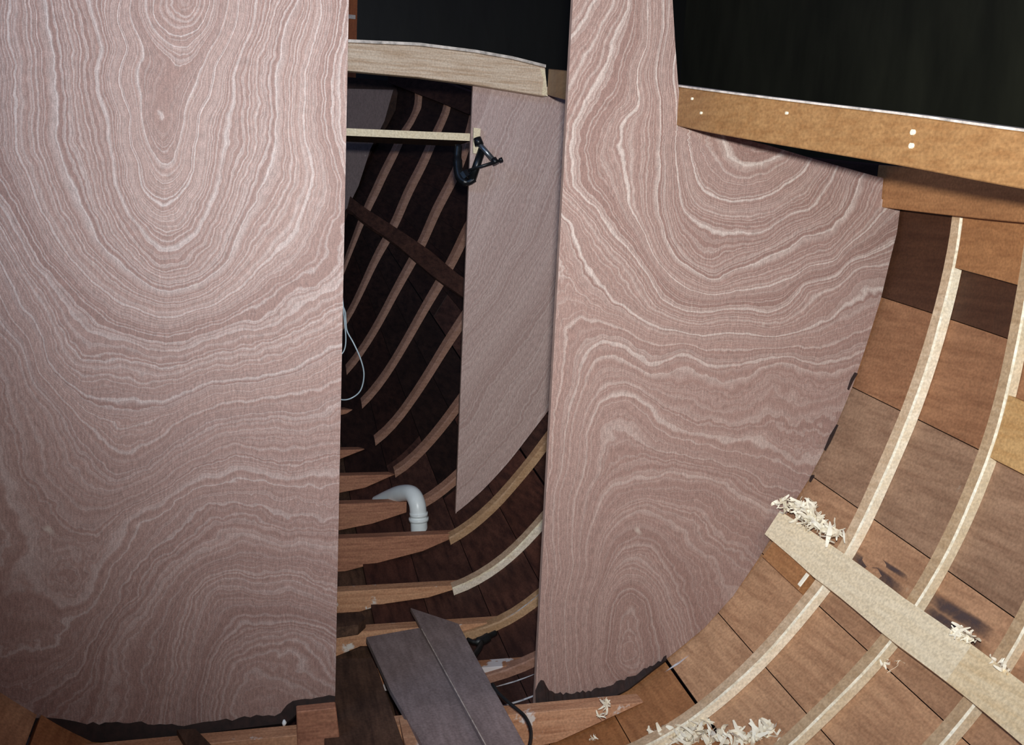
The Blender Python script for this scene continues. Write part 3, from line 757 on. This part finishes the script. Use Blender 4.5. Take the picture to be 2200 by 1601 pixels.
pF = [atz(x, y, FZ[1.93]+.002) for x, y in [(380, 1579), (420, 1577), (500, 1660), (430, 1660)]]
V, F = extrude(pF, (0, 0, .012)); tag(obj('dark_batten', V, F, M['dark_board']), 'dark batten end sticking out below the left bulkhead', 'batten')
pG = [atz(x, y, FZ[1.93]+.003) for x, y in [(857, 1548), (893, 1562), (915, 1600), (930, 1640), (880, 1640), (866, 1590)]]
V, F = extrude(pG, (0, 0, .008)); tag(obj('wood_offcut', V, F, M['floor_pale']), 'pale wood offcut between dark board and grey board at bottom edge', 'offcut')

zS = FZ[2.525]+.001
V, F = extrude([atz(x, y, zS+.03) for x, y in [(700, 1322), (776, 1316), (786, 1328), (770, 1342), (700, 1352)]], (0, 0, -.03))
tag(obj('wood_scrap', V, F, M['dark_board']), 'dark scrap of wood lying between floor timbers beyond the grey boards, by the left bulkhead', 'scrap')

# ------------------------------------------------------------------ white pipe
pipe = tag(empty('drain_pipe', at(890, 1140, 3.12)), 'white plastic elbow pipe bending over a floor timber', 'pipe')
pp = [at(740, 1112, 3.62), at(800, 1087, 3.46), at(835, 1070, 3.36), at(862, 1060, 3.27), at(885, 1062, 3.20), at(896, 1082, 3.165), at(899, 1110, 3.155), at(901, 1146, 3.15)]
V, F = tube(smooth_path(pp, 7), .030, 18); obj('elbow', V, F, M['pvc'], pipe, True)
for py, r in [(1104, .0325), (1115, .0355)]:
    V, F = tube([at(899.5, py-3, 3.155), at(899.8, py+4, 3.155)], r, 18); obj('hose_ridge', V, F, M['pvc'], pipe, True)

# ------------------------------------------------------------------ wire loop behind the left bulkhead
wl = [(728, 640), (741, 668), (743, 690), (746, 712), (760, 738), (775, 772), (782, 805), (775, 838), (756, 855), (735, 859), (715, 850)]
V, F = tube(smooth_path([at(x, y, 2.12+.01*math.sin(i)) for i, (x, y) in enumerate(wl)], 7), .0017, 6)
wire = tag(obj('wire_loop', V, F, M['wire'], smooth=True), 'thin grey-blue wire loop hanging behind the left bulkhead edge', 'wire')
V, F = tube(smooth_path([at(x, y, 2.11) for x, y in [(736, 640), (740, 690), (743, 725), (741, 748), (733, 762), (715, 775)]], 6), .0015, 6)
o = obj('wire_strand', V, F, M['wire'], wire, True)

# ------------------------------------------------------------------ cable and black tool in the bilge
cb = [(1058, 1470), (1070, 1488), (1090, 1507), (1108, 1522), (1126, 1538), (1138, 1560), (1141, 1582), (1136, 1612), (1130, 1650)]
V, F = tube(smooth_path([atz(x, y, FZ[1.93]+.032-.002*i) for i, (x, y) in enumerate(cb)], 6), .0042, 8)
tag(obj('cable', V, F, M['rubber'], smooth=True), 'black cable curling out beside the grey boards', 'cable')
z0 = FZ[2.28]+.03
tool = tag(empty('hand_tool', atz(1030, 1385, z0)), 'small black hand tool lying on the paint-splashed timbers', 'tool')
V, F = tube(smooth_path([atz(x, y, z0) for x, y in [(1004, 1374), (1022, 1380), (1040, 1374), (1052, 1366), (1064, 1360)]], 5), [.006]*6+[.013]*8+[.008]*7, 8); obj('tool_body', V, F, M['rubber'], tool, True)
V, F = tube(smooth_path([atz(x, y, z0) for x, y in [(1034, 1380), (1030, 1392), (1020, 1406), (1016, 1414)]], 5), .008, 8); obj('tool_handle', V, F, M['rubber'], tool, True)

# ------------------------------------------------------------------ wood shavings
def curl(mb, c, size, tilt):
    """one thin, wavy ribbon of planed wood"""
    n = 10; L = size*random.uniform(.6, 1.5); w = size*random.uniform(.14, .28)
    a = np.array([math.cos(tilt)*.6, math.sin(tilt)*.5, random.uniform(-.8, .8)]); a /= np.linalg.norm(a)
    b = np.cross(a, [random.uniform(-.5, .5), 1.0, random.uniform(-.3, .3)]); b /= np.linalg.norm(b); d = np.cross(a, b)
    k = random.uniform(1.5, 5.0); amp = size*random.uniform(.06, .22); ph = random.uniform(0, 6); tw = random.uniform(-1.5, 1.5)
    rows = []
    for i in range(n):
        u = i/(n-1); p = np.array(c)+a*L*(u-.5)+d*amp*math.sin(k*u*2+ph)+b*amp*.7*math.cos(k*u*1.3+ph)
        ww = w*(0.25+0.75*math.sin(math.pi*(i+.5)/n)); bb = b*math.cos(tw*u)+d*math.sin(tw*u)
        rows.append([p-bb*ww/2, p+bb*ww/2])
    V, F = loft(rows, False, False); V2 = [np.array(v)+np.array([0, -.0006, .0006]) for v in V]
    mb.add(list(V)+V2, list(F)+[tuple(i+len(V) for i in f[::-1]) for f in F])
def shavings(name, pts, count, size, jitter, label):
    mb = MB()
    for i in range(count):
        p = pts[i % len(pts)]+np.array([random.gauss(0, jitter), random.gauss(0, jitter), abs(random.gauss(0, jitter*.7))])
        curl(mb, p, size*random.uniform(.6, 1.3), random.uniform(0, 6.28))
    return tag(mb.build(name, M['shaving'], smooth=True), label, 'shavings', kind='stuff')
def on_h(px, py, off): return hit(px, py, off)
sp = [on_h(x, y, .054) for x, y in [(1690, 1090), (1705, 1095), (1722, 1098), (1738, 1095), (1738, 1110), (1750, 1115), (1752, 1128), (1765, 1133), (1772, 1142), (1785, 1148), (1730, 1088), (1758, 1122), (1672, 1082), (1715, 1110), (1728, 1118), (1742, 1128), (1795, 1150)]]
shavings('wood_shavings', sp, 120, .036, .009, 'heap of pale wood shavings on the upper end of the pine plank')
sp = [on_h(x, y, .054) for x, y in [(2058, 1362), (2068, 1370), (2078, 1376)]]
shavings('wood_shavings', sp, 30, .026, .006, 'small pale tuft of shavings on the middle of the pine plank')
sp = [on_h(x, y, .054) for x, y in [(2140, 1424), (2150, 1432), (2165, 1445)]]
shavings('wood_shavings', sp, 9, .022, .004, 'few pale shavings on the pine plank near the right edge')
sp = [on_h(x, y, .004) for x, y in [(1912, 1404), (1905, 1414), (1898, 1430), (1922, 1425), (1932, 1430)]]
shavings('wood_shavings', sp, 20, .030, .004, 'little pale shavings on the planking just below the pine plank')
sp = [on_h(x, y, .006) for x, y in [(1440, 1590), (1465, 1585), (1490, 1578), (1502, 1562), (1530, 1590), (1560, 1592), (1600, 1590), (1630, 1586), (1655, 1576), (1590, 1598), (1410, 1594), (1480, 1598)]]
shavings('wood_shavings', sp, 190, .042, .012, 'wide drift of pale shavings along the bottom edge between two ribs')
sp = [at(1300, 1510, 1.90), at(1297, 1522, 1.90), at(1290, 1538, 1.90)]
shavings('wood_shavings', sp, 16, .024, .003, 'white curl of shavings at the foot of the right bulkhead')
sp = [on_h(1272, 1590, .01), on_h(1277, 1586, .01)]
shavings('wood_shavings', sp, 8, .016, .003, 'tiny white tuft of shavings at the bottom edge near the cable')

# a scrap of white putty under the left bulkhead, and the shed post beyond
c = at(610, 1553, 1.975)
V, F = tube([c+np.array((0, 0, -.007)), c+np.array((.001, 0, 0)), c+np.array((0, 0, .007))], [.003, .0055, .002], 8)
tag(obj('putty_scrap', V, F, M['pvc'], smooth=True), 'tiny white scrap of putty under the left bulkhead', 'putty')
yq = 5.6
pq = [at(700, -120, yq), at(768, -120, yq), at(769, 84, yq), at(700, 300, yq)]
a_, b_ = at(742, 0, yq)[0], at(768, 0, yq)[0]
V, F = board((a_, yq, -.55), (a_, yq, 3.9), (1, 0, 0), b_-a_, (0, 1, 0), .06)
post = tag(obj('shed_post', V, F, M['post']), 'orange timber post in the dark beyond the deck beam', 'post')
zz = at(757, 41, yq)[2]
V, F = board((a_-.004, yq-.006, zz), (b_-.01, yq-.006, zz), (0, 0, 1), .022, (0, 1, 0), .006); o = obj('band', V, F, M['strip'], post); o['label'] = 'pale band round the post'
